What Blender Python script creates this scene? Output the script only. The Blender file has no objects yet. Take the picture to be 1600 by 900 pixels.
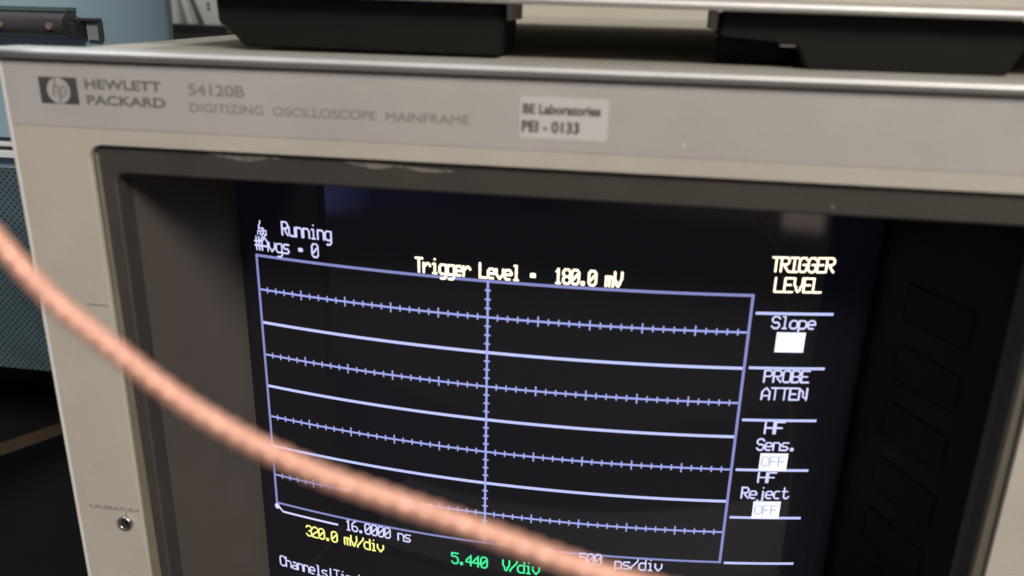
import bpy, bmesh, math, random
from mathutils import Vector, Matrix, Euler
random.seed(7)
SC = bpy.context.scene
COL = SC.collection
H = 236.0                      # height of the front panel's top edge above the bench, mm


def P(x, y, z=0.0):
    """front-panel millimetres (x right, y up from the panel's top edge, z towards the viewer) -> metres"""
    return Vector((x, -z, y + H)) * 0.001


def V(x, y, z):
    return Vector((x, -z, y))


# ------------------------------------------------------------------ camera
cam = bpy.data.objects.new('camera', bpy.data.cameras.new('camera'))
COL.objects.link(cam)
right = V(0.98691, 0.022293, -0.159721)
down = V(0.073685, -0.943308, 0.323638)
fwd = V(-0.143452, -0.331171, -0.932603)
m = Matrix((right, -down, -fwd)).transposed().to_4x4()
m.translation = P(143.218, 15.666, 171.661)
cam.matrix_world = m
cam.data.sensor_width = 36.0
cam.data.lens = 29.24
cam.data.clip_start = 0.005
cam.data.clip_end = 50
cam.data.dof.use_dof = True
cam.data.dof.focus_distance = 0.275
cam.data.dof.aperture_fstop = 12.0
SC.camera = cam

# ------------------------------------------------------------------ world, lamps, exposure
world = bpy.data.worlds.new('World')
SC.world = world
world.use_nodes = True
bg = world.node_tree.nodes['Background']
bg.inputs[1].default_value = 1.0
wt = world.node_tree


def wmath(op, a, b=None):
    n = wt.nodes.new('ShaderNodeMath')
    n.operation = op
    for i, q in enumerate((a, b)):
        if q is None: continue
        if isinstance(q, (int, float)): n.inputs[i].default_value = q
        else: wt.links.new(q, n.inputs[i])
    return n.outputs[0]


# the unseen room: dim and warm, with a dark lower half and bright patches added behind the viewer to reflect in the tube
wtc = wt.nodes.new('ShaderNodeTexCoord')
wsep = wt.nodes.new('ShaderNodeSeparateXYZ')
wt.links.new(wtc.outputs['Generated'], wsep.inputs[0])
wr = wt.nodes.new('ShaderNodeValToRGB')
els = [(0.0, (.02, .018, .016)), (0.135, (.03, .03, .035)), (0.165, (.28, .34, .95)), (0.185, (.22, .26, .75)), (0.25, (.05, .05, .12)),
       (0.45, (.03, .027, .024)), (0.62, (.10, .085, .07)), (0.722, (.12, .10, .085)), (0.728, (1.0, .76, .64)), (0.762, (.95, .72, .60)), (0.770, (.05, .04, .035)), (1.0, (.03, .025, .02))]
while len(wr.color_ramp.elements) < len(els): wr.color_ramp.elements.new(0.5)
for e_, (p_, c_) in zip(wr.color_ramp.elements, els):
    e_.position = p_
    e_.color = c_ + (1,)
wt.links.new(wmath('ADD', wmath('MULTIPLY', wsep.outputs[0], 0.5), 0.5), wr.inputs['Fac'])
up_ = wt.nodes.new('ShaderNodeMapRange'); up_.interpolation_type = 'SMOOTHSTEP'
up_.inputs[1].default_value, up_.inputs[2].default_value = -0.250, -0.236
wt.links.new(wsep.outputs[2], up_.inputs[0])
dn_ = wt.nodes.new('ShaderNodeMapRange'); dn_.interpolation_type = 'SMOOTHSTEP'
dn_.inputs[1].default_value, dn_.inputs[2].default_value, dn_.inputs[3].default_value, dn_.inputs[4].default_value = -0.15, 0.1, 1.0, 0.0
wt.links.new(wsep.outputs[2], dn_.inputs[0])
fr_ = wmath('LESS_THAN', wsep.outputs[1], -0.05)
band = wmath('MULTIPLY', wmath('MULTIPLY', up_.outputs[0], dn_.outputs[0]), fr_)
mixw = wt.nodes.new('ShaderNodeMixRGB')
mixw.inputs['Color1'].default_value = (0.085, 0.079, 0.072, 1)
vs_ = wt.nodes.new('ShaderNodeVectorMath'); vs_.operation = 'SCALE'; vs_.inputs['Scale'].default_value = 1.7
wt.links.new(wr.outputs['Color'], vs_.inputs[0])
wt.links.new(band, mixw.inputs['Fac'])
wt.links.new(vs_.outputs[0], mixw.inputs['Color2'])
wt.links.new(mixw.outputs['Color'], bg.inputs[0])


def area(name, loc, target, sx, sy, power, col):
    l = bpy.data.lights.new(name, 'AREA')
    l.shape = 'RECTANGLE'
    l.size, l.size_y = sx, sy
    l.energy = power
    l.color = col
    o = bpy.data.objects.new(name, l)
    COL.objects.link(o)
    o.location = loc
    o.rotation_euler = (target - loc).to_track_quat('-Z', 'Y').to_euler()
    return o


area('ceiling_lamp', P(900, 1050, 1150), P(140, -60, 0), 1.1, 0.34, 33.5, (1.0, 0.95, 0.89))
area('room_lamp', P(-500, 1500, -200), P(-50, -50, -250), 1.0, 0.6, 15.0, (0.95, 0.97, 1.0))
SC.view_settings.view_transform = 'Standard'
SC.view_settings.look = 'None'
SC.view_settings.exposure = 0.0
SC.view_settings.gamma = 1.0


# ------------------------------------------------------------------ materials
def mat(name, col, rough=0.5, metal=0.0, var=0.06, vscale=60.0, bump=0.0, bscale=900.0, spec=0.5, coat=0.0):
    ma = bpy.data.materials.new(name)
    ma.use_nodes = True
    nt = ma.node_tree
    b = nt.nodes['Principled BSDF']
    b.inputs['Roughness'].default_value = rough
    b.inputs['Metallic'].default_value = metal
    b.inputs['Specular IOR Level'].default_value = spec
    b.inputs['Coat Weight'].default_value = coat
    tc = nt.nodes.new('ShaderNodeTexCoord')
    nz = nt.nodes.new('ShaderNodeTexNoise')
    nz.inputs['Scale'].default_value = vscale
    nz.inputs['Detail'].default_value = 5
    nz.inputs['Roughness'].default_value = 0.65
    nt.links.new(tc.outputs['Object'], nz.inputs['Vector'])
    rp = nt.nodes.new('ShaderNodeValToRGB')
    rp.color_ramp.elements[0].position = 0.3
    rp.color_ramp.elements[1].position = 0.7
    rp.color_ramp.elements[0].color = tuple(c * (1 - var) for c in col) + (1,)
    rp.color_ramp.elements[1].color = tuple(min(1, c * (1 + var)) for c in col) + (1,)
    nt.links.new(nz.outputs['Fac'], rp.inputs['Fac'])
    nt.links.new(rp.outputs['Color'], b.inputs['Base Color'])
    if bump:
        n2 = nt.nodes.new('ShaderNodeTexNoise')
        n2.inputs['Scale'].default_value = bscale
        n2.inputs['Detail'].default_value = 3
        nt.links.new(tc.outputs['Object'], n2.inputs['Vector'])
        bp = nt.nodes.new('ShaderNodeBump')
        bp.inputs['Strength'].default_value = bump
        bp.inputs['Distance'].default_value = 0.0004
        nt.links.new(n2.outputs['Fac'], bp.inputs['Height'])
        nt.links.new(bp.outputs['Normal'], b.inputs['Normal'])
    return ma


def glow(name, col, strength):
    ma = bpy.data.materials.new(name)
    ma.use_nodes = True
    b = ma.node_tree.nodes['Principled BSDF']
    b.inputs['Base Color'].default_value = (0.02, 0.02, 0.02, 1)
    b.inputs['Emission Color'].default_value = col + (1,)
    b.inputs['Emission Strength'].default_value = strength
    return ma


M = {}
M['strip'] = mat('grey_name_strip_paint', (0.465, 0.437, 0.41), 0.5, var=0.09, vscale=22, bump=0.16)
M['panel'] = mat('cream_panel_paint', (0.53, 0.477, 0.40), 0.5, var=0.09, vscale=22, bump=0.16)
M['edge'] = mat('pale_edge_paint', (0.72, 0.70, 0.66), 0.45)
M['alu'] = mat('brushed_aluminium', (0.68, 0.665, 0.65), 0.58, 1.0, var=0.10, vscale=40, bump=0.05)
M['case'] = mat('beige_case_paint', (0.40, 0.37, 0.31), 0.55, var=0.06, bump=0.12)
M['gap'] = mat('groove_dark', (0.30, 0.27, 0.24), 0.7)
M['bezel'] = mat('dark_brown_bezel_plastic', (0.058, 0.050, 0.041), 0.5, var=0.15, vscale=45, bump=0.3, bscale=1400)
M['lip'] = mat('olive_brown_lip_plastic', (0.17, 0.145, 0.105), 0.55, var=0.15, vscale=60, bump=0.3)
M['recess'] = mat('brown_recess_plastic', (0.10, 0.083, 0.07), 0.6, var=0.08, vscale=45, bump=0.25, bscale=1400)
M['keyplate'] = mat('black_keypad_plastic', (0.011, 0.0095, 0.008), 0.6, var=0.3, spec=0.2)
M['key'] = mat('black_key_plastic', (0.010, 0.0086, 0.0075), 0.65, var=0.3, spec=0.18)
M['ink'] = mat('dark_grey_ink', (0.17, 0.155, 0.148), 0.6)
M['ink2'] = mat('grey_ink', (0.27, 0.248, 0.23), 0.6)
M['logo'] = mat('charcoal_badge', (0.075, 0.068, 0.068), 0.5, var=0.12)
M['sticker'] = mat('white_sticker_paper', (0.62, 0.585, 0.57), 0.45, var=0.03)
M['stick_ink'] = mat('black_label_ink', (0.06, 0.05, 0.045), 0.6)
M['chip'] = mat('bare_chip', (0.85, 0.82, 0.76), 0.5)
M['brass'] = mat('nickel', (0.6, 0.58, 0.54), 0.25, 1.0)
M['hole'] = mat('socket_black', (0.02, 0.02, 0.02), 0.6)
M['rubber'] = mat('black_rubber_foot', (0.009, 0.008, 0.007), 0.7, var=0.15, bump=0.2, spec=0.15)
M['copper'] = mat('copper_braid', (0.78, 0.40, 0.29), 0.40, 0.3, var=0.10, vscale=300, spec=0.6)
M['teal'] = mat('blue_grey_cabinet_paint', (0.29, 0.425, 0.49), 0.5, var=0.05, vscale=20, bump=0.1)
M['handle'] = mat('dark_grey_handle', (0.055, 0.05, 0.05), 0.4, var=0.12)
M['bracket'] = mat('grey_bracket', (0.30, 0.33, 0.35), 0.5)
M['whitetrim'] = mat('white_cabinet_trim', (0.72, 0.74, 0.74), 0.45)
M['wood'] = mat('brown_board', (0.075, 0.05, 0.03), 0.55, var=0.25, vscale=50)
M['black'] = mat('plain_black', (0.010, 0.009, 0.009), 0.6, var=0.2)
M['wall'] = mat('beige_wall_paint', (0.62, 0.56, 0.46), 0.8, var=0.04, vscale=8, bump=0.1, bscale=200)
M['bench'] = mat('grey_bench_laminate', (0.16, 0.15, 0.14), 0.6, var=0.1, bump=0.1)
M['floor'] = mat('dark_floor', (0.03, 0.028, 0.026), 0.7, var=0.2)
M['paper'] = mat('white_folder_card', (0.70, 0.72, 0.70), 0.7, var=0.05)
M['paper2'] = mat('grey_folder_card', (0.30, 0.29, 0.26), 0.7, var=0.06)
M['paper3'] = mat('olive_folder_card', (0.22, 0.23, 0.19), 0.7, var=0.06)
M['tray'] = mat('dark_plastic_tray', (0.020, 0.021, 0.023), 0.5)
M['blue'] = glow('phosphor_lilac', (0.38, 0.43, 0.92), 0.95)
M['bluedim'] = glow('phosphor_lilac_dim', (0.30, 0.33, 0.72), 0.8)
M['trace'] = glow('phosphor_bright_lilac', (0.53, 0.59, 1.0), 1.05)
M['txt'] = glow('phosphor_text_lilac', (0.64, 0.66, 1.0), 1.1)
M['hot'] = glow('phosphor_warm_white', (1.0, 0.84, 0.60), 1.9)
M['white'] = glow('phosphor_white', (0.80, 0.82, 1.0), 1.25)
M['yellow'] = glow('phosphor_yellow', (0.95, 0.95, 0.26), 1.15)
M['green'] = glow('phosphor_green', (0.05, 0.95, 0.36), 1.0)

# the picture tube: dark glass with a faint raster
g = mat('picture_tube_glass', (0.013, 0.0125, 0.0145), 0.05, var=0.05, spec=0.5)
bs = g.node_tree.nodes['Principled BSDF']
bs.inputs['Emission Color'].default_value = (0.42, 0.42, 1.0, 1)
bs.inputs['Emission Strength'].default_value = 0.003
M['glass'] = g

# punched sheet of the blue cabinet: a staggered grid of small dark holes
pm = mat('punched_blue_sheet', (0.075, 0.118, 0.135), 0.5, var=0.2)  # base colour darkened to carry the shade on the cabinet's lower part
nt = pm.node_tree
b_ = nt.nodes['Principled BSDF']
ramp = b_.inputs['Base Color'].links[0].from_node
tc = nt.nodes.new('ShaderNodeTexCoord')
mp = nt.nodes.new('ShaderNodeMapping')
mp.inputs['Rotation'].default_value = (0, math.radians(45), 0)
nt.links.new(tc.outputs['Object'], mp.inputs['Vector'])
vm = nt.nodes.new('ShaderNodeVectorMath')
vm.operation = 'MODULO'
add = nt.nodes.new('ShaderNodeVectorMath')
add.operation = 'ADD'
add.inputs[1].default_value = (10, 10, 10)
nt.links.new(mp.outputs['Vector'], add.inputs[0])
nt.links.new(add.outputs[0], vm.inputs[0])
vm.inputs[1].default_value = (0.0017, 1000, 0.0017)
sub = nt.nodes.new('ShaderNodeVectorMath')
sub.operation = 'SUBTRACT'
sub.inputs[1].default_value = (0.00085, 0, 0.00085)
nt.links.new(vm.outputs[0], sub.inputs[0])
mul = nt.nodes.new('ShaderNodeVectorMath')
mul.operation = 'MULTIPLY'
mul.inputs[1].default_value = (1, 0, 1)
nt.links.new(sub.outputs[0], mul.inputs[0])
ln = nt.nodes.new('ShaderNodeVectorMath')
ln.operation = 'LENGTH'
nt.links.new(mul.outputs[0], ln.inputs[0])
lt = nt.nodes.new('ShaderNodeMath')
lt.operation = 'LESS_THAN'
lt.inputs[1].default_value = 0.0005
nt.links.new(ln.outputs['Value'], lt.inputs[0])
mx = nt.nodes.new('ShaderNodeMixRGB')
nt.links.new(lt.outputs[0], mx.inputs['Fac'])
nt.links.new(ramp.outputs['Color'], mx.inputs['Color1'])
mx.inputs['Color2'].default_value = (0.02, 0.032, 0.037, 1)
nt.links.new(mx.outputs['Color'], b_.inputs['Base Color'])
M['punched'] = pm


# ------------------------------------------------------------------ helpers
def tag(o, label=None, cat=None, group=None, kind=None):
    if label: o['label'] = label
    if cat: o['category'] = cat
    if group: o['group'] = group
    if kind: o['kind'] = kind
    return o


def link(name, me, ma, parent=None, smooth=False):
    o = bpy.data.objects.new(name, me)
    COL.objects.link(o)
    if ma and not me.materials: me.materials.append(ma)
    if smooth:
        for f in me.polygons: f.use_smooth = True
    if parent:
        o.parent = parent
        o.matrix_parent_inverse = Matrix.Translation(parent.matrix_basis.translation).inverted() if parent.parent is None else Matrix.Identity(4)
    return o


def build(name, bm, ma, parent=None, smooth=False):
    me = bpy.data.meshes.new(name)
    bmesh.ops.recalc_face_normals(bm, faces=bm.faces[:])
    bm.to_mesh(me)
    bm.free()
    return link(name, me, ma, parent, smooth)


def empty(name, loc, label, cat):
    o = bpy.data.objects.new(name, None)
    o.empty_display_size = 0.02
    COL.objects.link(o)
    o.location = loc
    return tag(o, label, cat)


def box(bm, x0, x1, y0, y1, z0, z1, bev=0.0, seg=2):
    vs = [bm.verts.new(P(x, y, z)) for x in (x0, x1) for y in (y0, y1) for z in (z0, z1)]
    fs = [(0, 1, 3, 2), (4, 6, 7, 5), (0, 4, 5, 1), (2, 3, 7, 6), (0, 2, 6, 4), (1, 5, 7, 3)]
    faces = [bm.faces.new([vs[i] for i in f]) for f in fs]
    if bev:
        es = list({e for f in faces for e in f.edges})
        bmesh.ops.bevel(bm, geom=es, offset=bev * 0.001, segments=seg, affect='EDGES', profile=0.5)
    return vs


def prism_x(bm, prof, x0, x1, n=1):
    """closed profile of (z, y) swept along x"""
    rings = []
    for i in range(n + 1):
        x = x0 + (x1 - x0) * i / n
        rings.append([bm.verts.new(P(x, y, z)) for z, y in prof])
    k = len(prof)
    for a, b in zip(rings, rings[1:]):
        for j in range(k):
            bm.faces.new((a[j], a[(j + 1) % k], b[(j + 1) % k], b[j]))
    bm.faces.new(rings[0])
    bm.faces.new(rings[-1][::-1])


def prism_z(bm, poly, z0, z1):
    """polygon of (x, y) extruded along z"""
    a = [bm.verts.new(P(x, y, z0)) for x, y in poly]
    b = [bm.verts.new(P(x, y, z1)) for x, y in poly]
    k = len(poly)
    for j in range(k):
        bm.faces.new((a[j], a[(j + 1) % k], b[(j + 1) % k], b[j]))
    bm.faces.new(a)
    bm.faces.new(b[::-1])


def rounded(x0, x1, y0, y1, r, n=6):
    pts = []
    for cx, cy, a0 in ((x1 - r, y1 - r, 0), (x0 + r, y1 - r, 90), (x0 + r, y0 + r, 180), (x1 - r, y0 + r, 270)):
        for i in range(n + 1):
            a = math.radians(a0 + 90 * i / n)
            pts.append((cx + r * math.cos(a), cy + r * math.sin(a)))
    return pts


def ring_faces(bm, loops):
    """loops: equal-length lists of (x, y, z); bridged in order"""
    rs = [[bm.verts.new(P(*q)) for q in lp] for lp in loops]
    k = len(rs[0])
    for a, b in zip(rs, rs[1:]):
        for j in range(k):
            bm.faces.new((a[j], a[(j + 1) % k], b[(j + 1) % k], b[j]))
    return rs


def disc_z(bm, x, y, r, z0, z1, n=20):
    prism_z(bm, [(x + r * math.cos(2 * math.pi * i / n), y + r * math.sin(2 * math.pi * i / n)) for i in range(n)], z0, z1)


# ------------------------------------------------------------------ setting
bm = bmesh.new()
prism_x(bm, [(-745, -1000), (-745, 1900), (-700, 1900), (-700, -1000)], -1800, 2200)
tag(build('wall', bm, M['wall']), kind='structure')
bm = bmesh.new()
prism_x(bm, [(1600, -1000), (1600, -1020), (-700, -1020), (-700, -1000)], -1800, 2200)
tag(build('floor', bm, M['floor']), kind='structure')
bm = bmesh.new()
box(bm, -2, 900, -H - 30, -H, -640, 120, 2)
tag(build('bench_top', bm, M['bench']), kind='structure')

# ------------------------------------------------------------------ oscilloscope
W_, BOT = 425.0, -222.0
FX0, FX1, FY0, FY1 = 18.3, 226.6, -190.0, -18.5          # opening in the panel
IX0, IX1, IY0, IY1 = 23.3, 224.0, -184.0, -25.05         # opening in the dark frame
scope = empty('oscilloscope', P(W_ / 2, -H, -225), 'beige bench oscilloscope with a large recessed lit screen, under another instrument', 'oscilloscope')

bm = bmesh.new()
box(bm, 14.0, W_ - 14.0, BOT, 2.3, -450, -7.6)
bm.normal_update()
bmesh.ops.delete(bm, geom=[f for f in bm.faces if abs(f.calc_center_median().y - 0.0076) < 1e-5], context='FACES_ONLY')
build('casing', bm, M['case'], scope)
for x in (30, 365):
    for z in (-430, -60):
        bm = bmesh.new(); box(bm, x, x + 30, -H + 0.02, BOT - 0.05, z, z + 35, 1)
        build('rubber_foot', bm, M['rubber'], scope)

# front panel sheet with the opening: cream, with the grey name strip laid over its top
bm = bmesh.new()
hole = rounded(FX0, FX1, FY0, FY1, 3.6)


def ray_out(q, x0, x1, y0, y1):
    cx, cy = (FX0 + FX1) / 2, (FY0 + FY1) / 2
    dx, dy = q[0] - cx, q[1] - cy
    t = min((x1 - cx) / dx if dx > 0 else (x0 - cx) / dx if dx < 0 else 9e9, (y1 - cy) / dy if dy > 0 else (y0 - cy) / dy if dy < 0 else 9e9)
    return (cx + dx * t, cy + dy * t)


outer = [ray_out(q, 0, W_, BOT, -0.3) for q in hole]
for c in ((0, BOT), (W_, BOT), (0, -0.3), (W_, -0.3)):
    i = min(range(len(outer)), key=lambda i: (outer[i][0] - c[0]) ** 2 + (outer[i][1] - c[1]) ** 2)
    outer[i] = c
big = rounded(FX0 - 0.25, FX1 + 0.25, FY0 - 0.25, FY1 + 0.25, 3.85)
ring_faces(bm, [[(x, y, -3.4) for x, y in outer], [(x, y, 0) for x, y in outer], [(x, y, 0) for x, y in big],
                [(x, y, -0.18) for x, y in rounded(FX0 - 0.12, FX1 + 0.12, FY0 - 0.12, FY1 + 0.12, 3.7)],
                [(x, y, -0.6) for x, y in hole], [(x, y, -3.4) for x, y in hole]])
build('front_panel', bm, M['panel'], scope)
bm = bmesh.new()
box(bm, 0.05, W_ - 0.05, -14.55, -0.35, 0.003, 0.12, 0.04, 1)
build('name_strip', bm, M['strip'], scope)
bm = bmesh.new()
box(bm, 0.2, W_ - 0.2, -0.29, 0.2, -7.5, -0.9)
build('groove', bm, M['gap'], scope)
bm = bmesh.new()
prism_x(bm, [(-7.5, 0.22), (0.2, 0.22), (1.3, 0.4), (1.95, 0.85), (2.2, 1.45), (2.1, 1.9), (1.8, 2.15), (1.2, 2.35), (0.3, 2.46), (-1.2, 2.5), (-7.4, 2.5)], -1.0, W_ + 1, 40)
t = build('top_trim', bm, M['alu'], scope, True)
bm = bmesh.new()
box(bm, -1.0, -0.08, BOT, 0.5, -7.4, 0.1, 0.25)
build('side_trim', bm, M['edge'], scope)

# dark frame of the screen
bm = bmesh.new()
fo = rounded(FX0 - 1.5, FX1 + 1.5, FY0 - 1.5, FY1 + 1.5, 3.6)
fi = rounded(IX0, IX1, IY0, IY1, 2.2)
fi2 = rounded(IX0 - 0.5, IX1 + 0.5, IY0 - 0.5, IY1 + 0.5, 2.6)
ring_faces(bm, [[(x, y, -7) for x, y in fo], [(x, y, -1.35) for x, y in fo], [(x, y, -1.4) for x, y in fi2], [(x, y, -1.75) for x, y in fi], [(x, y, -7) for x, y in fi]])
bezel = build('screen_bezel', bm, M['bezel'], scope)
# lighter irregular patches on the frame's upper edge
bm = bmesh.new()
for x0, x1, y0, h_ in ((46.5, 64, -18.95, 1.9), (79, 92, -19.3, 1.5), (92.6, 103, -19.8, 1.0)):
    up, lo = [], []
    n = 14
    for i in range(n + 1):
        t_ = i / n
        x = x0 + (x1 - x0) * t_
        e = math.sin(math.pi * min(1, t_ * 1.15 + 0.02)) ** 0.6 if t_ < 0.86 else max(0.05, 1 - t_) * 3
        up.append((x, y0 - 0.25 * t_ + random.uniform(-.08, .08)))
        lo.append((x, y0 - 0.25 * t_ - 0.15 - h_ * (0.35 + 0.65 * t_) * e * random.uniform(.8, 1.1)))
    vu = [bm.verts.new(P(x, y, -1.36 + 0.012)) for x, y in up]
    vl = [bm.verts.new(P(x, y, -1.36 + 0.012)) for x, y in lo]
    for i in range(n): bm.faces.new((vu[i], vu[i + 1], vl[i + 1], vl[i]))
M['pale_patch'] = mat('pale_patch_plastic', (0.21, 0.185, 0.16), 0.5, var=0.4, vscale=420)
tag(build('pale_patch', bm, M['pale_patch'], bezel), 'greyish irregular patches on the upper edge of the frame')

for x0, s0, s1 in ((FX0 + 0.03, 2.7, 1.4), (FX1 - 0.03, -2.2, -1.6)):
    bm = bmesh.new()
    a = [bm.verts.new(P(x, FY0 + 2.5, z)) for x, z in ((x0, -0.45), (x0, -1.3), (x0 + s0, -1.3))]
    b = [bm.verts.new(P(x, FY1 - 2.0, z)) for x, z in ((x0 + s1 * .45, -1.1), (x0 + s1 * .45, -1.3), (x0 + s1, -1.3))]
    for j in range(3): bm.faces.new((a[j], a[(j + 1) % 3], b[(j + 1) % 3], b[j]))
    bm.faces.new(a); bm.faces.new(b[::-1])
    build('side_lip', bm, M['lip'], bezel)

# recess walls from frame to tube
KX, XC, YT, YB = 0.00244, 115.3, -21.0, -186.0


def crt_z(x):
    return -40.0 - KX * (x - XC) ** 2 / 2


bm = bmesh.new()
bk = rounded(27.6, 208.0, -186.0, -24.0, 1.6)
ring_faces(bm, [[(x, y, -7.02) for x, y in rounded(IX0 + .02, IX1 - .02, IY0 + .02, IY1 - .02, 2.2)], [(x, y, -50.5) for x, y in bk]])
recess = build('screen_recess', bm, M['recess'], scope)
bm = bmesh.new()
prism_z(bm, [(16, -200), (232, -200), (232, -14), (16, -14)], -61, -60)
build('backing', bm, M['gap'], scope)

# picture tube
bm = bmesh.new()
N = 60
CX0, CX1 = 26.5, 206.4
fr = []
for i in range(N + 1):
    x = CX0 + (CX1 - CX0) * i / N
    fr.append((bm.verts.new(P(x, -188, crt_z(x))), bm.verts.new(P(x, -20, crt_z(x)))))
for a, b in zip(fr, fr[1:]): bm.faces.new((a[0], b[0], b[1], a[1]))
bk_ = [(bm.verts.new(P(CX0, -188, -59)), bm.verts.new(P(CX0, -20, -59))), (bm.verts.new(P(CX1, -188, -59)), bm.verts.new(P(CX1, -20, -59)))]
bm.faces.new((bk_[0][0], bk_[0][1], bk_[1][1], bk_[1][0]))
bm.faces.new((bk_[0][0], fr[0][0], fr[0][1], bk_[0][1]))
bm.faces.new((bk_[1][0], fr[-1][0], fr[-1][1], bk_[1][1]))
tube = build('picture_tube', bm, M['glass'], scope, True)

# soft-key strip on the right of the tube
bm = bmesh.new()
prism_y = [(206.6, -49.5), (207.2, -44.5), (223.2, -9.0), (224.2, -9.0), (224.2, -52)]
a = [bm.verts.new(P(x, -183.5, z)) for x, z in prism_y]
b = [bm.verts.new(P(x, -26.0, z)) for x, z in prism_y]
for j in range(5): bm.faces.new((a[j], a[(j + 1) % 5], b[(j + 1) % 5], b[j]))
bm.faces.new(a); bm.faces.new(b[::-1])
plate = build('key_plate', bm, M['keyplate'], scope)
ux, uz = (16.0, 35.5)
ul = math.hypot(ux, uz); ux /= ul; uz /= ul
for i in range(7):
    bm = bmesh.new()
    y1 = -49.0 - 16.0 * i
    pts = []
    for s, n_ in ((9, 0.1), (30, 0.1), (30, 0.45), (9, 0.45)):
        pts.append((207.2 + ux * s - uz * n_, -44.5 + uz * s + ux * n_))
    A = [bm.verts.new(P(x, y1, z)) for x, z in pts]
    B = [bm.verts.new(P(x, y1 - 9.5, z)) for x, z in pts]
    for j in range(4): bm.faces.new((A[j], A[(j + 1) % 4], B[(j + 1) % 4], B[j]))
    bm.faces.new(A); bm.faces.new(B[::-1])
    bmesh.ops.bevel(bm, geom=bm.edges[:], offset=0.0003, segments=1, affect='EDGES')
    build('softkey', bm, M['key'], plate)


# ------------------------------------------------------------------ what the tube shows
def sp(x, y, off):
    return P(x, y, crt_z(x) + off)


def hline(bm, x0, x1, y, w, off=0.05):
    n = max(1, int(abs(x1 - x0) / 2.5))
    vs = []
    for i in range(n + 1):
        x = x0 + (x1 - x0) * i / n
        vs.append((bm.verts.new(sp(x, y - w / 2, off)), bm.verts.new(sp(x, y + w / 2, off))))
    for a, b in zip(vs, vs[1:]): bm.faces.new((a[0], b[0], b[1], a[1]))


def rect(bm, x0, x1, y0, y1, off=0.05):
    hline(bm, x0, x1, (y0 + y1) / 2, y1 - y0, off)


GX, GY, GW, GH = 32.96, -58.08, 142.0, 85.02
dv, du = GH / 8, GW / 10
bm = bmesh.new()
w = 0.78
hline(bm, GX - w / 2, GX + GW + w / 2, GY, w * 1.05)
hline(bm, GX - w / 2, GX + GW + w / 2, GY - GH, w * 0.9)
rect(bm, GX - w / 2, GX + w / 2, GY - GH, GY, 0.07)
rect(bm, GX + GW - w / 2, GX + GW + w / 2, GY - GH, GY, 0.07)
build('graticule_frame', bm, M['bluedim'], tube)
bm = bmesh.new()
rect(bm, GX + GW / 2 - 0.30, GX + GW / 2 + 0.30, GY - GH, GY, 0.09)
for k in range(1, 32):
    if k % 4 == 0: continue
    y = GY - k * dv / 4
    hline(bm, GX + GW / 2 - 0.85, GX + GW / 2 + 0.85, y, 0.5, 0.11)
build('graticule_axis', bm, M['blue'], tube)
for v in (1, 3, 5, 7):
    bm = bmesh.new()
    y = GY - v * dv
    hline(bm, GX, GX + GW, y, 0.6, 0.05)
    for k in range(1, 50):
        if k == 25: continue
        x = GX + k * du / 5
        hh = 1.5 if k % 5 == 0 else 0.95
        rect(bm, x - 0.21, x + 0.21, y - hh, y + hh, 0.07)
    build('graticule_axis', bm, M['blue'], tube)
for v in (2, 4, 6):
    bm = bmesh.new()
    hline(bm, GX, GX + GW, GY - v * dv, 0.88, 0.06)
    tag(build('trace', bm, M['trace'], tube), 'flat bright trace across the graticule')
bm = bmesh.new()                                   # delay marker under the graticule's corner
hline(bm, 35.0, 55.2, -146.1, 0.72, 0.05)
prs = [(33.0 + 0.95 * math.cos(i * math.pi / 6), -144.4 + 1.05 * math.sin(i * math.pi / 6)) for i in range(12)]
bm.faces.new([bm.verts.new(sp(x, y, 0.12)) for x, y in prs])
q = [(33.2, -144.6), (33.7, -144.2), (35.3, -145.8), (35.0, -146.4)]
bm.faces.new([bm.verts.new(sp(x, y, 0.10)) for x, y in q])
build('delay_marker', bm, M['txt'], tube)

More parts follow.
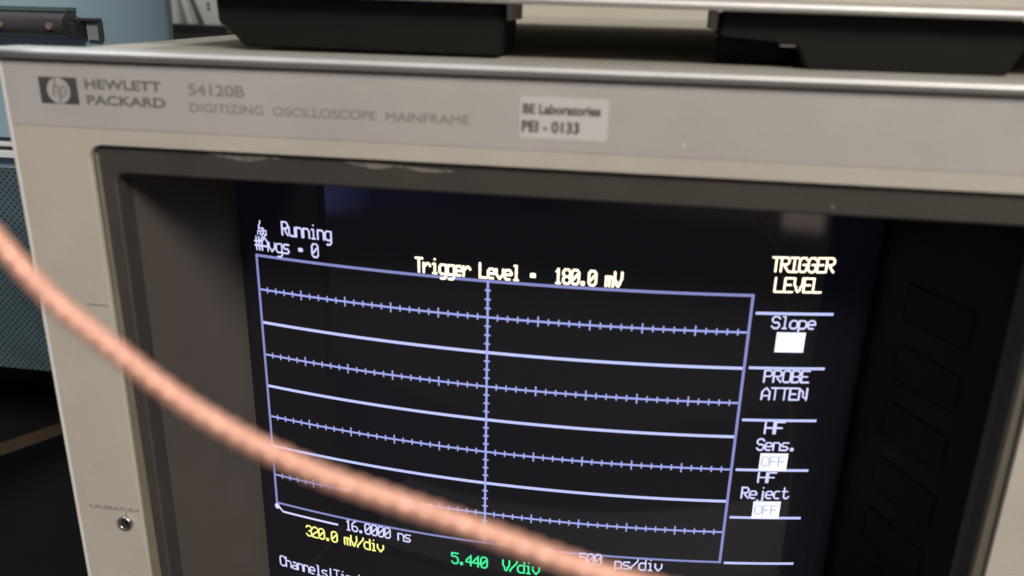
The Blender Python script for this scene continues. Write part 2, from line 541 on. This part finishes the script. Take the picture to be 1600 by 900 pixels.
FONT = {
 'A': '..#..,.#.#.,#...#,#...#,#####,#...#,#...#', 'B': '####.,#...#,#...#,####.,#...#,#...#,####.',
 'C': '.###.,#...#,#....,#....,#....,#...#,.###.', 'E': '#####,#....,#....,####.,#....,#....,#####',
 'F': '#####,#....,#....,####.,#....,#....,#....', 'G': '.###.,#...#,#....,#.###,#...#,#...#,.###.',
 'H': '#...#,#...#,#...#,#####,#...#,#...#,#...#', 'I': '#####,..#..,..#..,..#..,..#..,..#..,#####',
 'L': '#....,#....,#....,#....,#....,#....,#####', 'N': '#...#,##..#,#.#.#,#.#.#,#.#.#,#..##,#...#',
 'O': '.###.,#...#,#...#,#...#,#...#,#...#,.###.', 'P': '####.,#...#,#...#,####.,#....,#....,#....',
 'R': '####.,#...#,#...#,####.,#.#..,#..#.,#...#', 'S': '.###.,#...#,#....,.###.,....#,#...#,.###.',
 'T': '#####,..#..,..#..,..#..,..#..,..#..,..#..', 'V': '#...#,#...#,#...#,#...#,.#.#.,.#.#.,..#..',
 'a': '.....,.....,.###.,....#,.####,#...#,.####', 'b': '#....,#....,####.,#...#,#...#,#...#,####.',
 'c': '.....,.....,.###.,#....,#....,#....,.###.', 'd': '....#,....#,.####,#...#,#...#,#...#,.####',
 'e': '.....,.....,.###.,#...#,#####,#....,.###.', 'g': '.....,.....,.####,#...#,#...#,#...#,.####,....#,.###.',
 'h': '#....,#....,####.,#...#,#...#,#...#,#...#', 'i': '..#..,.....,.##..,..#..,..#..,..#..,.###.',
 'j': '...#.,.....,...#.,...#.,...#.,...#.,...#.,#..#.,.##..', 'l': '.##..,..#..,..#..,..#..,..#..,..#..,.###.',
 'm': '.....,.....,####.,#.#.#,#.#.#,#.#.#,#.#.#', 'n': '.....,.....,####.,#...#,#...#,#...#,#...#',
 'o': '.....,.....,.###.,#...#,#...#,#...#,.###.', 'p': '.....,.....,####.,#...#,#...#,#...#,####.,#....,#....',
 'r': '.....,.....,#.##.,##..#,#....,#....,#....', 's': '.....,.....,.####,#....,.###.,....#,####.',
 't': '.#...,.#...,####.,.#...,.#...,.#..#,..##.', 'u': '.....,.....,#...#,#...#,#...#,#...#,.####',
 'v': '.....,.....,#...#,#...#,#...#,.#.#.,..#..',
 '0': '.###.,#...#,#..##,#.#.#,##..#,#...#,.###.', '1': '..#..,.##..,..#..,..#..,..#..,..#..,.###.',
 '2': '.###.,#...#,....#,..##.,.#...,#....,#####', '3': '.###.,#...#,....#,..##.,....#,#...#,.###.',
 '4': '...#.,..##.,.#.#.,#..#.,#####,...#.,...#.', '5': '#####,#....,####.,....#,....#,#...#,.###.',
 '6': '..##.,.#...,#....,####.,#...#,#...#,.###.', '8': '.###.,#...#,#...#,.###.,#...#,#...#,.###.',
 '.': '.....,.....,.....,.....,.....,.##..,.##..', '=': '.....,.....,.....,.###.,.###.,.....,.....',
 '#': '.#.#.,.#.#.,#####,.#.#.,#####,.#.#.,.#.#.', '/': '....#,....#,...#.,..#..,.#...,#....,#....',
 '|': '..#..,..#..,..#..,..#..,..#..,..#..,..#..', ' ': '.....',
 '~': '..#....,..#....,.#.....,.####..,.#.####,#.#.#.#,#.##.##,...##..,..#....,..#....',      # the small hp mark
}


def strokes(ch):
    rows = FONT[ch].split(',')
    on = {(c, r) for r, line in enumerate(rows) for c, k in enumerate(line) if k == '#'}
    segs = []
    for c, r in on:
        segs.append(((c, r), (c, r)))
        if (c + 1, r) in on: segs.append(((c, r), (c + 1, r)))
        if (c, r + 1) in on: segs.append(((c, r), (c, r + 1)))
        for d in (-1, 1):
            if (c + d, r + 1) in on and (c + d, r) not in on and (c, r + 1) not in on:
                segs.append(((c, r), (c + d, r + 1)))
    return segs


def dist(px, py, s):
    (ax, ay), (bx, by) = s
    dx, dy = bx - ax, by - ay
    l2 = dx * dx + dy * dy
    t = 0 if l2 == 0 else max(0, min(1, ((px - ax) * dx + (py - ay) * dy) / l2))
    return math.hypot(px - ax - t * dx, py - ay - t * dy)


def screen_text(name, s, x_first, x_last, base, cap, ma, wid=0.42, off=0.13, label=None, invert=None):
    """s in the tube's matrix font; centres of the first and last cells, baseline and cap height in mm"""
    n = len(s)
    pitch = (x_last - x_first) / max(1, n - 1) if n > 1 else 2.35
    px, py = pitch * 0.82 / 4.0, cap / 6.6
    bm = bmesh.new()
    st = 0.11
    for i, ch in enumerate(s):
        if ch == ' ': continue
        segs = [((a[0] * px, -a[1] * py), (b[0] * px, -b[1] * py)) for a, b in strokes(ch)]
        x0 = x_first + pitch * i - 2 * px
        y0 = base + 6.0 * py + wid * 0.3
        xs = [q[0] for sg in segs for q in sg]; ys = [q[1] for sg in segs for q in sg]
        ya = min(ys) - wid
        while ya < max(ys) + wid:
            xa = min(xs) - wid; run = None
            while xa < max(xs) + wid + st:
                ins = any(dist(xa + st / 2, ya + st / 2, sg) < wid / 2 for sg in segs)
                if ins and run is None: run = xa
                if not ins and run is not None:
                    a, b = x0 + run, x0 + xa
                    bm.faces.new([bm.verts.new(sp(u, v, off)) for u, v in ((a, y0 + ya), (b, y0 + ya), (b, y0 + ya + st), (a, y0 + ya + st))])
                    run = None
                xa += st
            ya += st
    o = build(name, bm, ma, tube)
    if label: o['label'] = label
    return o


T = screen_text
T('status_text', '~', 35.0, 35.0, -51.7, 4.6, M['txt'], 0.38)
T('status_text', 'Running', 43.3, 57.1, -50.9, 4.3, M['txt'], 0.50)
T('status_text', '#Avgs = 0', 33.8, 52.7, -56.4, 4.3, M['txt'], 0.50)
T('message_text', 'Trigger Level =  180.0 mV', 84.3, 139.2, -57.3, 4.4, M['hot'], 0.64, label='warm white message line above the graticule')
T('menu_title', 'TRIGGER', 179.9, 194.05, -51.3, 4.2, M['hot'], 0.54, label='warm white menu title')
T('menu_title', 'LEVEL', 181.4, 191.5, -56.95, 4.2, M['hot'], 0.54, label='warm white menu title')
T('menu_text', 'Slope', 181.9, 191.46, -67.4, 3.7, M['txt'], 0.48)
T('menu_text', 'PROBE', 181.8, 191.95, -83.4, 3.8, M['txt'], 0.48)
T('menu_text', 'ATTEN', 181.75, 191.98, -88.75, 3.9, M['txt'], 0.48)
T('menu_text', 'HF', 184.1, 186.98, -99.4, 3.9, M['txt'], 0.50)
T('menu_text', 'Sens.', 182.26, 191.45, -104.75, 3.9, M['txt'], 0.48)
T('menu_text', 'HF', 184.06, 186.8, -115.3, 3.5, M['txt'], 0.50)
T('menu_text', 'Reject', 179.74, 191.35, -120.7, 3.9, M['txt'], 0.48)
T('timebase_text', '16.0000 ns', 58.9, 79.1, -147.3, 4.1, M['txt'], 0.48)
T('timebase_text', '500', 134.3, 138.9, -146.6, 4.0, M['txt'], 0.48)
T('timebase_text', 'ps/div', 145.0, 157.0, -147.3, 4.0, M['txt'], 0.48)
T('channel_scale_text', '320.0 mV/div', 44.4, 69.8, -153.1, 4.2, M['yellow'], 0.54, label='yellow channel scale')
T('channel_scale_text', '5.440  V/div', 94.6, 120.2, -152.4, 4.2, M['green'], 0.54, label='green channel scale')
T('menu_bar_text', 'Channels|Timebase|Trigger', 33.3, 87.7, -168.0, 4.2, M['txt'], 0.48)
for i in range(6):
    bm = bmesh.new()
    hline(bm, 176.2, 196.9, -63.05 - 16.05 * i, 0.82, 0.05)
    build('menu_line', bm, M['trace'], tube)
M['off'] = glow('phosphor_off_ink', (0.42, 0.43, 0.62), 1.0)
for x0, x1, y0, y1, s in ((182.5, 190.3, -74.3, -68.4, ''), (182.6, 190.5, -111.3, -105.65, 'OFF'), (182.5, 190.4, -127.5, -121.6, 'OFF')):
    bm = bmesh.new(); rect(bm, x0, x1, y0, y1, 0.09)
    bx_ = build('value_box', bm, M['white'], tube)
    if s: T('value_text', s, (x0 + x1) / 2 - 2.35, (x0 + x1) / 2 + 2.35, y0 + 1.5, 3.2, M['off'], 0.26, 0.16)

# ------------------------------------------------------------------ printing on the panel
def panel_text(name, s, x0, x1, base, cap, ma, z, parent, bold=0.0, shear=0.0, label=None):
    cu = bpy.data.curves.new(name, 'FONT')
    cu.body = s
    cu.size = 1.0
    cu.bevel_depth = bold
    cu.bevel_resolution = 1
    cu.shear = shear
    tmp = bpy.data.objects.new('tmp', cu)
    COL.objects.link(tmp)
    dg = bpy.context.evaluated_depsgraph_get()
    me = bpy.data.meshes.new_from_object(tmp.evaluated_get(dg))
    bpy.data.objects.remove(tmp)
    cu2 = bpy.data.curves.new('t', 'FONT'); cu2.body = 'H'; cu2.size = 1.0; cu2.bevel_depth = bold
    t2 = bpy.data.objects.new('tmp', cu2); COL.objects.link(t2)
    dg = bpy.context.evaluated_depsgraph_get()
    mh = bpy.data.meshes.new_from_object(t2.evaluated_get(dg))
    hy = [v.co.y for v in mh.vertices]
    hb, hh = min(hy), max(hy) - min(hy)
    bpy.data.objects.remove(t2); bpy.data.meshes.remove(mh)
    xs = [v.co.x for v in me.vertices]
    xa, xb = min(xs), max(xs)
    for v in me.vertices:
        v.co = P(x0 + (v.co.x - xa) / (xb - xa) * (x1 - x0), base + (v.co.y - hb) / hh * cap, z + (v.co.z + bold) / hh * cap * 0.4)
    me.name = name
    me.materials.clear()
    o = link(name, me, ma, parent)
    if label: o['label'] = label
    return o


ZS = 0.135
bm = bmesh.new(); prism_z(bm, [(8.6, -9.45), (17.95, -9.45), (17.95, -3.6), (8.6, -3.6)], 0.121, 0.15)
badge = build('logo_badge', bm, M['logo'], scope)
bm = bmesh.new()
# the light disc of the emblem, clear of the two letters
n = 40
bm.faces.new([bm.verts.new(P(13.25 + 2.85 * math.cos(2 * math.pi * i / n), -6.55 + 2.85 * math.sin(2 * math.pi * i / n), 0.158)) for i in range(n)])
build('emblem_disc', bm, M['strip'], badge)
bm = bmesh.new()


def stroke_poly(bm, pts, w, z):
    """flat stroke of width w through pts"""
    L, R = [], []
    for i, q in enumerate(pts):
        a = Vector(pts[max(0, i - 1)]); b = Vector(pts[min(len(pts) - 1, i + 1)])
        d = (b - a).normalized(); nrm = Vector((-d.y, d.x)) * w / 2
        L.append(bm.verts.new(P(q[0] + nrm.x, q[1] + nrm.y, z))); R.append(bm.verts.new(P(q[0] - nrm.x, q[1] - nrm.y, z)))
    for i in range(len(pts) - 1): bm.faces.new((L[i], L[i + 1], R[i + 1], R[i]))


sl = 0.22
sk = lambda x, y: (13.25 + x + sl * y, -6.55 + y)
stroke_poly(bm, [sk(-1.15, 2.75), sk(-1.15, -1.25)], 0.55, 0.166)
stroke_poly(bm, [sk(-1.15, 0.5), sk(-.9, 0.95), sk(-.45, 1.1), sk(-.1, .85), sk(-.05, .4), sk(-.05, -1.25)], 0.5, 0.170)
stroke_poly(bm, [sk(.65, 1.05), sk(.65, -2.75)], 0.55, 0.166)
stroke_poly(bm, [sk(.65, .75), sk(1.2, 1.05), sk(1.7, .8), sk(1.85, 0), sk(1.65, -.95), sk(1.15, -1.2), sk(.65, -.95)], 0.5, 0.170)
build('emblem_letters', bm, M['ink2'], badge)
panel_text('maker_lettering', 'HEWLETT', 19.9, 38.2, -5.85, 2.15, M['ink'], ZS, scope, 0.03)
panel_text('maker_lettering', 'PACKARD', 19.9, 38.8, -9.3, 2.1, M['ink'], ZS, scope, 0.03)
panel_text('model_lettering', '54120B', 44.5, 57.6, -6.25, 2.45, M['ink2'], ZS, scope, 0.028)
panel_text('description_lettering', 'DIGITIZING  OSCILLOSCOPE  MAINFRAME', 44.5, 107.0, -9.9, 1.95, M['ink2'], ZS, scope, 0.018)
bm = bmesh.new()
prism_z(bm, [(x, y) for x, y in rounded(117.65, 135.75, -12.05, -3.6, 0.5)], 0.121, 0.17)
lab = build('asset_label', bm, M['sticker'], scope)
panel_text('label_lettering', 'BE Laboratories', 118.25, 134.2, -7.05, 2.05, M['stick_ink'], 0.176, lab, 0.032)
panel_text('label_lettering', 'PEI - 0133', 118.1, 130.0, -10.75, 2.3, M['stick_ink'], 0.176, lab, 0.032)
panel_text('calibrator_lettering', 'CALIBRATOR', 3.2, 16.2, -116.75, 1.15, M['ink'], 0.01, scope, 0.01)
bm = bmesh.new()
rect2 = lambda x0, x1, y0, y1: bm.faces.new([bm.verts.new(P(x, y, 0.012)) for x, y in ((x0, y0), (x1, y0), (x1, y1), (x0, y1))])
for q in ((13.5, 13.95, -118.3, -116.95), (11.9, 17.6, -57.9, -57.45), (16.4, 17.8, -116.4, -115.9)):
    bm = bmesh.new(); rect2(*q)
    build('guide_line', bm, M['ink2'], scope)
bm = bmesh.new()
cx, cy = 13.5, -120.1
n = 28
prof = [(2.15, 0.0), (2.15, 0.9), (1.9, 1.15), (1.45, 1.15), (1.3, 0.9), (1.3, 0.1)]
ring_faces(bm, [[(cx + r * math.cos(2 * math.pi * i / n), cy + r * math.sin(2 * math.pi * i / n), z) for i in range(n)] for r, z in prof])
sock = build('calibrator_socket', bm, M['brass'], scope, True)
bm = bmesh.new(); disc_z(bm, cx, cy, 1.29, 0.02, 0.12, 24)
build('socket_insulator', bm, M['hole'], sock)
bm = bmesh.new(); disc_z(bm, cx + .2, cy + .1, 0.42, 0.13, 1.0, 14)
build('socket_pin', bm, M['brass'], sock)
for x, y, z, r in ((151.2, -11.9, 0.13, 0.32), (182.0, -23.3, -1.33, 0.16)):
    bm = bmesh.new()
    bm.faces.new([bm.verts.new(P(x + r * .7 * math.cos(k * 1.05) * (1 + .3 * math.sin(k * 2)), y + r * math.sin(k * 1.05) * 1.2, z)) for k in range(6)])
    build('paint_chip', bm, M['chip'], scope)

# ------------------------------------------------------------------ instrument standing on top
up = empty('stacked_instrument', P(130, 2.3, -150), 'cream instrument with silver lower trim on black feet, stacked on the oscilloscope', 'instrument')
bm = bmesh.new(); box(bm, 22, 405, 14.9, 150, -280, -17, 1)
build('casing', bm, M['case'], up)
bm = bmesh.new(); box(bm, 22.3, 404.7, 16.05, 149, -16.9, -14.6, 0.4)
build('front_panel', bm, M['panel'], up)
bm = bmesh.new()
prism_x(bm, [(-22, 13.95), (-14.6, 13.95), (-13.6, 14.2), (-13.2, 14.8), (-13.4, 15.5), (-14.2, 16.0), (-16.8, 16.0), (-16.95, 14.8), (-22, 14.8)], 21.5, 405.5, 30)
build('bottom_trim', bm, M['alu'], up, True)


def foot(poly, z0, z1, lab_):
    bm = bmesh.new()
    prism_z(bm, poly, z0, z1)
    bmesh.ops.bevel(bm, geom=bm.edges[:], offset=0.0005, segments=2, affect='EDGES')
    return build('foot', bm, M['rubber'], up)


f1 = foot([(43.0, 13.9), (43.4, 7.5), (47.5, 5.6), (49.0, 2.55), (109.6, 2.55), (110.6, 8.5), (110.2, 12.3), (108.6, 13.9)], -38, -18.0, None)
bm = bmesh.new(); box(bm, 110.9, 112.2, 10.4, 13.9, -36, -20, .3)
M['grey'] = mat('grey_metal_tab', (0.22, 0.205, 0.19), 0.5)
build('foot_tab', bm, M['grey'], f1)
f2 = foot([(157.2, 9.6), (158.4, 13.9), (217.5, 13.9), (218.8, 9.6), (215.5, 2.55), (176.0, 2.55), (174.6, 5.2), (174.0, 8.2), (157.6, 8.4)], -38, -18.0, None)
bm = bmesh.new(); box(bm, 158.2, 174.0, 2.6, 8.0, -38, -27, .3)
build('foot_pad', bm, M['rubber'], f2)
bm = bmesh.new(); box(bm, 170.2, 173.6, 7.1, 7.75, -26.9, -19, .2)
build('tilt_bail', bm, M['brass'], f2)
bm = bmesh.new(); box(bm, 155.6, 157.0, 9.8, 13.9, -36, -20, .3)
build('foot_tab', bm, M['grey'], f2)
up.rotation_euler = (0, math.radians(0.42), 0)

# ------------------------------------------------------------------ blue cabinet on the left
cab = empty('blue_cabinet', P(-120, -122, -200), 'blue grey equipment cabinet with a dark carrying handle, left of the oscilloscope', 'cabinet')
def tapered(x1, y0, y1, zf):
    bm = bmesh.new()
    plan = [(-250, zf), (x1 - .6, zf), (x1, zf - .6), (x1, zf - 3), (x1 - 160, -335), (-250, -335)]
    a = [bm.verts.new(P(x, y0, z)) for x, z in plan]; b = [bm.verts.new(P(x, y1, z)) for x, z in plan]
    for j in range(6): bm.faces.new((a[j], a[(j + 1) % 6], b[(j + 1) % 6], b[j]))
    bm.faces.new(a); bm.faces.new(b[::-1])
    return bm


bm = tapered(-6.4, -33.2, 130, -80)
build('upper_body', bm, M['teal'], cab)
bm = tapered(-8.5, -122, -33.3, -84)
build('lower_body', bm, M['teal'], cab)
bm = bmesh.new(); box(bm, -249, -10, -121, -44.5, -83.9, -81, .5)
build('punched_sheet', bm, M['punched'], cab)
for y0, y1 in ((-36.4, -34.9), (-40.3, -37.9)):
    bm = bmesh.new(); box(bm, -249, -10, y0, y1, -83.9, -79.5, .4)
    build('trim_strip', bm, M['whitetrim'], cab)
bm = bmesh.new()
prism_x(bm, [(-78.5, .2)] + [(-75.5 + 4.4 * math.cos(math.radians(t)), 4.0 + 3.8 * math.sin(math.radians(t))) for t in range(-90, 91, 12)] + [(-78.5, 7.8)], -150, -36.2, 1)
hd = build('handle', bm, M['handle'], cab)
bm = bmesh.new(); box(bm, -150, -36.8, 7.9, 9.2, -80, -74.5, .2)
M['seam'] = mat('dull_green_metal', (0.09, 0.13, 0.14), 0.5)
build('handle_top_plate', bm, M['seam'], hd)
bm = bmesh.new(); box(bm, -36.1, -33.4, .2, 4.8, -79.9, -73, .3)
build('handle_end', bm, M['hole'], hd)
bm = bmesh.new(); box(bm, -33.2, -28.9, -.6, 5.1, -79.9, -78.3, .3)
build('handle_bracket', bm, M['bracket'], hd)
bm = bmesh.new()
box(bm, -36.0, -28.3, 5.2, 6.2, -79.9, -76.5, .3); box(bm, -28.8, -28.3, -.4, 5.15, -79.9, -77.6, .1)
build('bracket_lip', bm, M['handle'], hd)
for x in (-57.5, -40.4):
    bm = bmesh.new(); disc_z(bm, x, 3.7, 1.05, -71.5, -70.4, 18)
    build('handle_screw', bm, mat('bronze_screw', (0.35, 0.24, 0.19), 0.45, 0.5), hd)
bm = bmesh.new(); box(bm, -260, -14, -760, -122.3, -520, -178, 2)  # black box added to stand for the shadow gap under the blue cabinet
tag(build('shade_box', bm, M['black']), 'black box added as the deep shade below the blue cabinet', 'cabinet')
bm = bmesh.new()
A, B = (-164, -69), (-99.6, -174.5)
poly = [A, B, (-255, -174.5), (-255, -69)]
a = [bm.verts.new(P(x, -180.0, z)) for x, z in poly]; b = [bm.verts.new(P(x, -185.2, z)) for x, z in poly]
for j in range(4): bm.faces.new((a[j], a[(j + 1) % 4], b[(j + 1) % 4], b[j]))
bm.faces.new(a); bm.faces.new(b[::-1])
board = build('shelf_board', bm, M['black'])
tag(board, 'black shelf board with a brown front edge slanting across the dark at left', 'board')
bm = bmesh.new()
A2, B2 = (A[0] + 0.9, A[1] + 0.55), (B[0] + 0.9, B[1] + 0.55)
poly = [(A[0] + .05, A[1] + .03), (B[0] + .05, B[1] + .03), B2, A2]
a = [bm.verts.new(P(x, -179.8, z)) for x, z in poly]; b = [bm.verts.new(P(x, -185.4, z)) for x, z in poly]
for j in range(4): bm.faces.new((a[j], a[(j + 1) % 4], b[(j + 1) % 4], b[j]))
bm.faces.new(a); bm.faces.new(b[::-1])
build('edge_strip', bm, M['wood'], board)

# ------------------------------------------------------------------ folders in a tray, far behind
FZ = -350.0
YB_ = -5.9


def folder(xb0, xb1, xt0, xt1, ma, dz, label, holes=False):
    bm = bmesh.new()
    s = (24 - YB_) / (8.5 - YB_)
    prism_z(bm, [(xb0, YB_), (xb1, YB_), (xb1 + (xt1 - xb1) * s, 24), (xb0 + (xt0 - xb0) * s, 24)], FZ - 120 + dz, FZ + dz)
    o = build('folder', bm, ma)
    tag(o, label, 'folder', 'folders leaning in the dark tray')
    if holes:
        bm = bmesh.new()
        for y in (6.3, 3.6): disc_z(bm, -137.0, y, 0.95, FZ + dz + .02, FZ + dz + .4, 14)
        build('finger_hole', bm, M['hole'], o)


folder(-166.2, -163.8, -164.9, -162.9, M['paper2'], 0, 'thin grey folder standing against the blue cabinet')
folder(-163.5, -159.9, -162.6, -160.2, M['paper'], -1, 'narrow white folder standing second in from the blue cabinet')
folder(-159.6, -153.6, -160.0, -157.0, M['paper2'], -4, 'wide grey folder between the two upright white folders')
folder(-153.4, -149.6, -156.8, -153.4, M['paper'], -2, 'pale upright folder in the middle of the tray')
folder(-149.4, -144.0, -153.2, -149.6, M['paper3'], -8, 'dark olive folder leaning beside the middle pale folder')
folder(-143.8, -141.0, -149.4, -146.4, M['paper2'], -3, 'slim grey folder leaning left against the olive one')
folder(-140.7, -130.6, -146.0, -131.5, M['paper'], 0, 'wide white folder with two dark holes, nearest the instrument foot', True)
bm = bmesh.new()
box(bm, -169.5, -120, -11.0, -6.0, -480, FZ + 12, .6)
box(bm, -169.5, -165, -40, -11.1, -480, FZ + 12, .6)
tag(build('folder_tray', bm, M['tray']), 'dark plastic tray holding the leaning folders behind the oscilloscope', 'tray')
bm = bmesh.new(); box(bm, -280, -40, -300, -40.1, -560, FZ + 20, 2)
tag(build('tray_stand', bm, M['case']), 'beige box under the folder tray behind the blue cabinet', 'box')

# ------------------------------------------------------------------ copper cable in front of the lens
path = [(-70, 190, 30), (-40, 130, 48), (0, 78, 68), (30, 40, 80), (50, 16, 88), (60.5, 5.5, 91.0), (66.28,-0.86,92.86), (71.16,-6.35,94.51), (75.91,-10.55,95.72), (80.17,-14.21,96.82), (83.77,-16.82,97.64), (87.59,-19.14,98.33), (91.37,-21.38,99.00), (95.12,-23.59,99.66), (98.82,-25.55,100.25), (102.45,-27.19,100.71), (106.05,-28.6,101.13), (113.08,-30.9,101.71), (119.82,-32.7,101.77), (126.49,-34.37,101.82), (131.79,-35.77,101.95), (136.40,-36.98,102.12), (140.95,-38.06,102.26), (146.08,-39.11,102.29), (152.42,-40.23,102.17), (160,-41.6,102), (185,-46.5,101), (215,-57,100), (245,-80,98), (265,-118,95), (275,-165,90), (285,-225,85), (287,-240,84)]


def catmull(pts, per):
    out = []
    for i in range(1, len(pts) - 2):
        p0, p1, p2, p3 = (Vector(q) for q in pts[i - 1:i + 3])
        for k in range(per):
            t = k / per
            out.append(0.5 * ((2 * p1) + (p2 - p0) * t + (2 * p0 - 5 * p1 + 4 * p2 - p3) * t * t + (3 * p1 - p0 - 3 * p2 + p3) * t ** 3))
    return out


cl = catmull(path, 70)
bm = bmesh.new()
n = 28
rad = 1.13
prev = None
s_ = 0.0
for i, c in enumerate(cl):
    d = (cl[min(i + 1, len(cl) - 1)] - cl[max(i - 1, 0)]).normalized()
    if i: s_ += (c - cl[i - 1]).length
    nx = d.cross(Vector((0, 0, 1))).normalized(); ny = d.cross(nx)
    ringv = []
    for k in range(n):
        a = 2 * math.pi * k / n
        rr = rad + 0.085 * math.cos(a - s_ * 2 * math.pi / 2.1) + 0.025 * math.cos(8 * a + s_ * 2 * math.pi / 3.0)
        q = c + (nx * math.cos(a) + ny * math.sin(a)) * rr
        ringv.append(bm.verts.new(P(*q)))
    if prev:
        for k in range(n): bm.faces.new((prev[k], prev[(k + 1) % n], ringv[(k + 1) % n], ringv[k]))
    else: bm.faces.new(ringv)
    prev = ringv
bm.faces.new(prev[::-1])
tag(build('cable', bm, M['copper'], None, True), 'copper coloured braided cable sweeping across in front of the screen', 'cable')
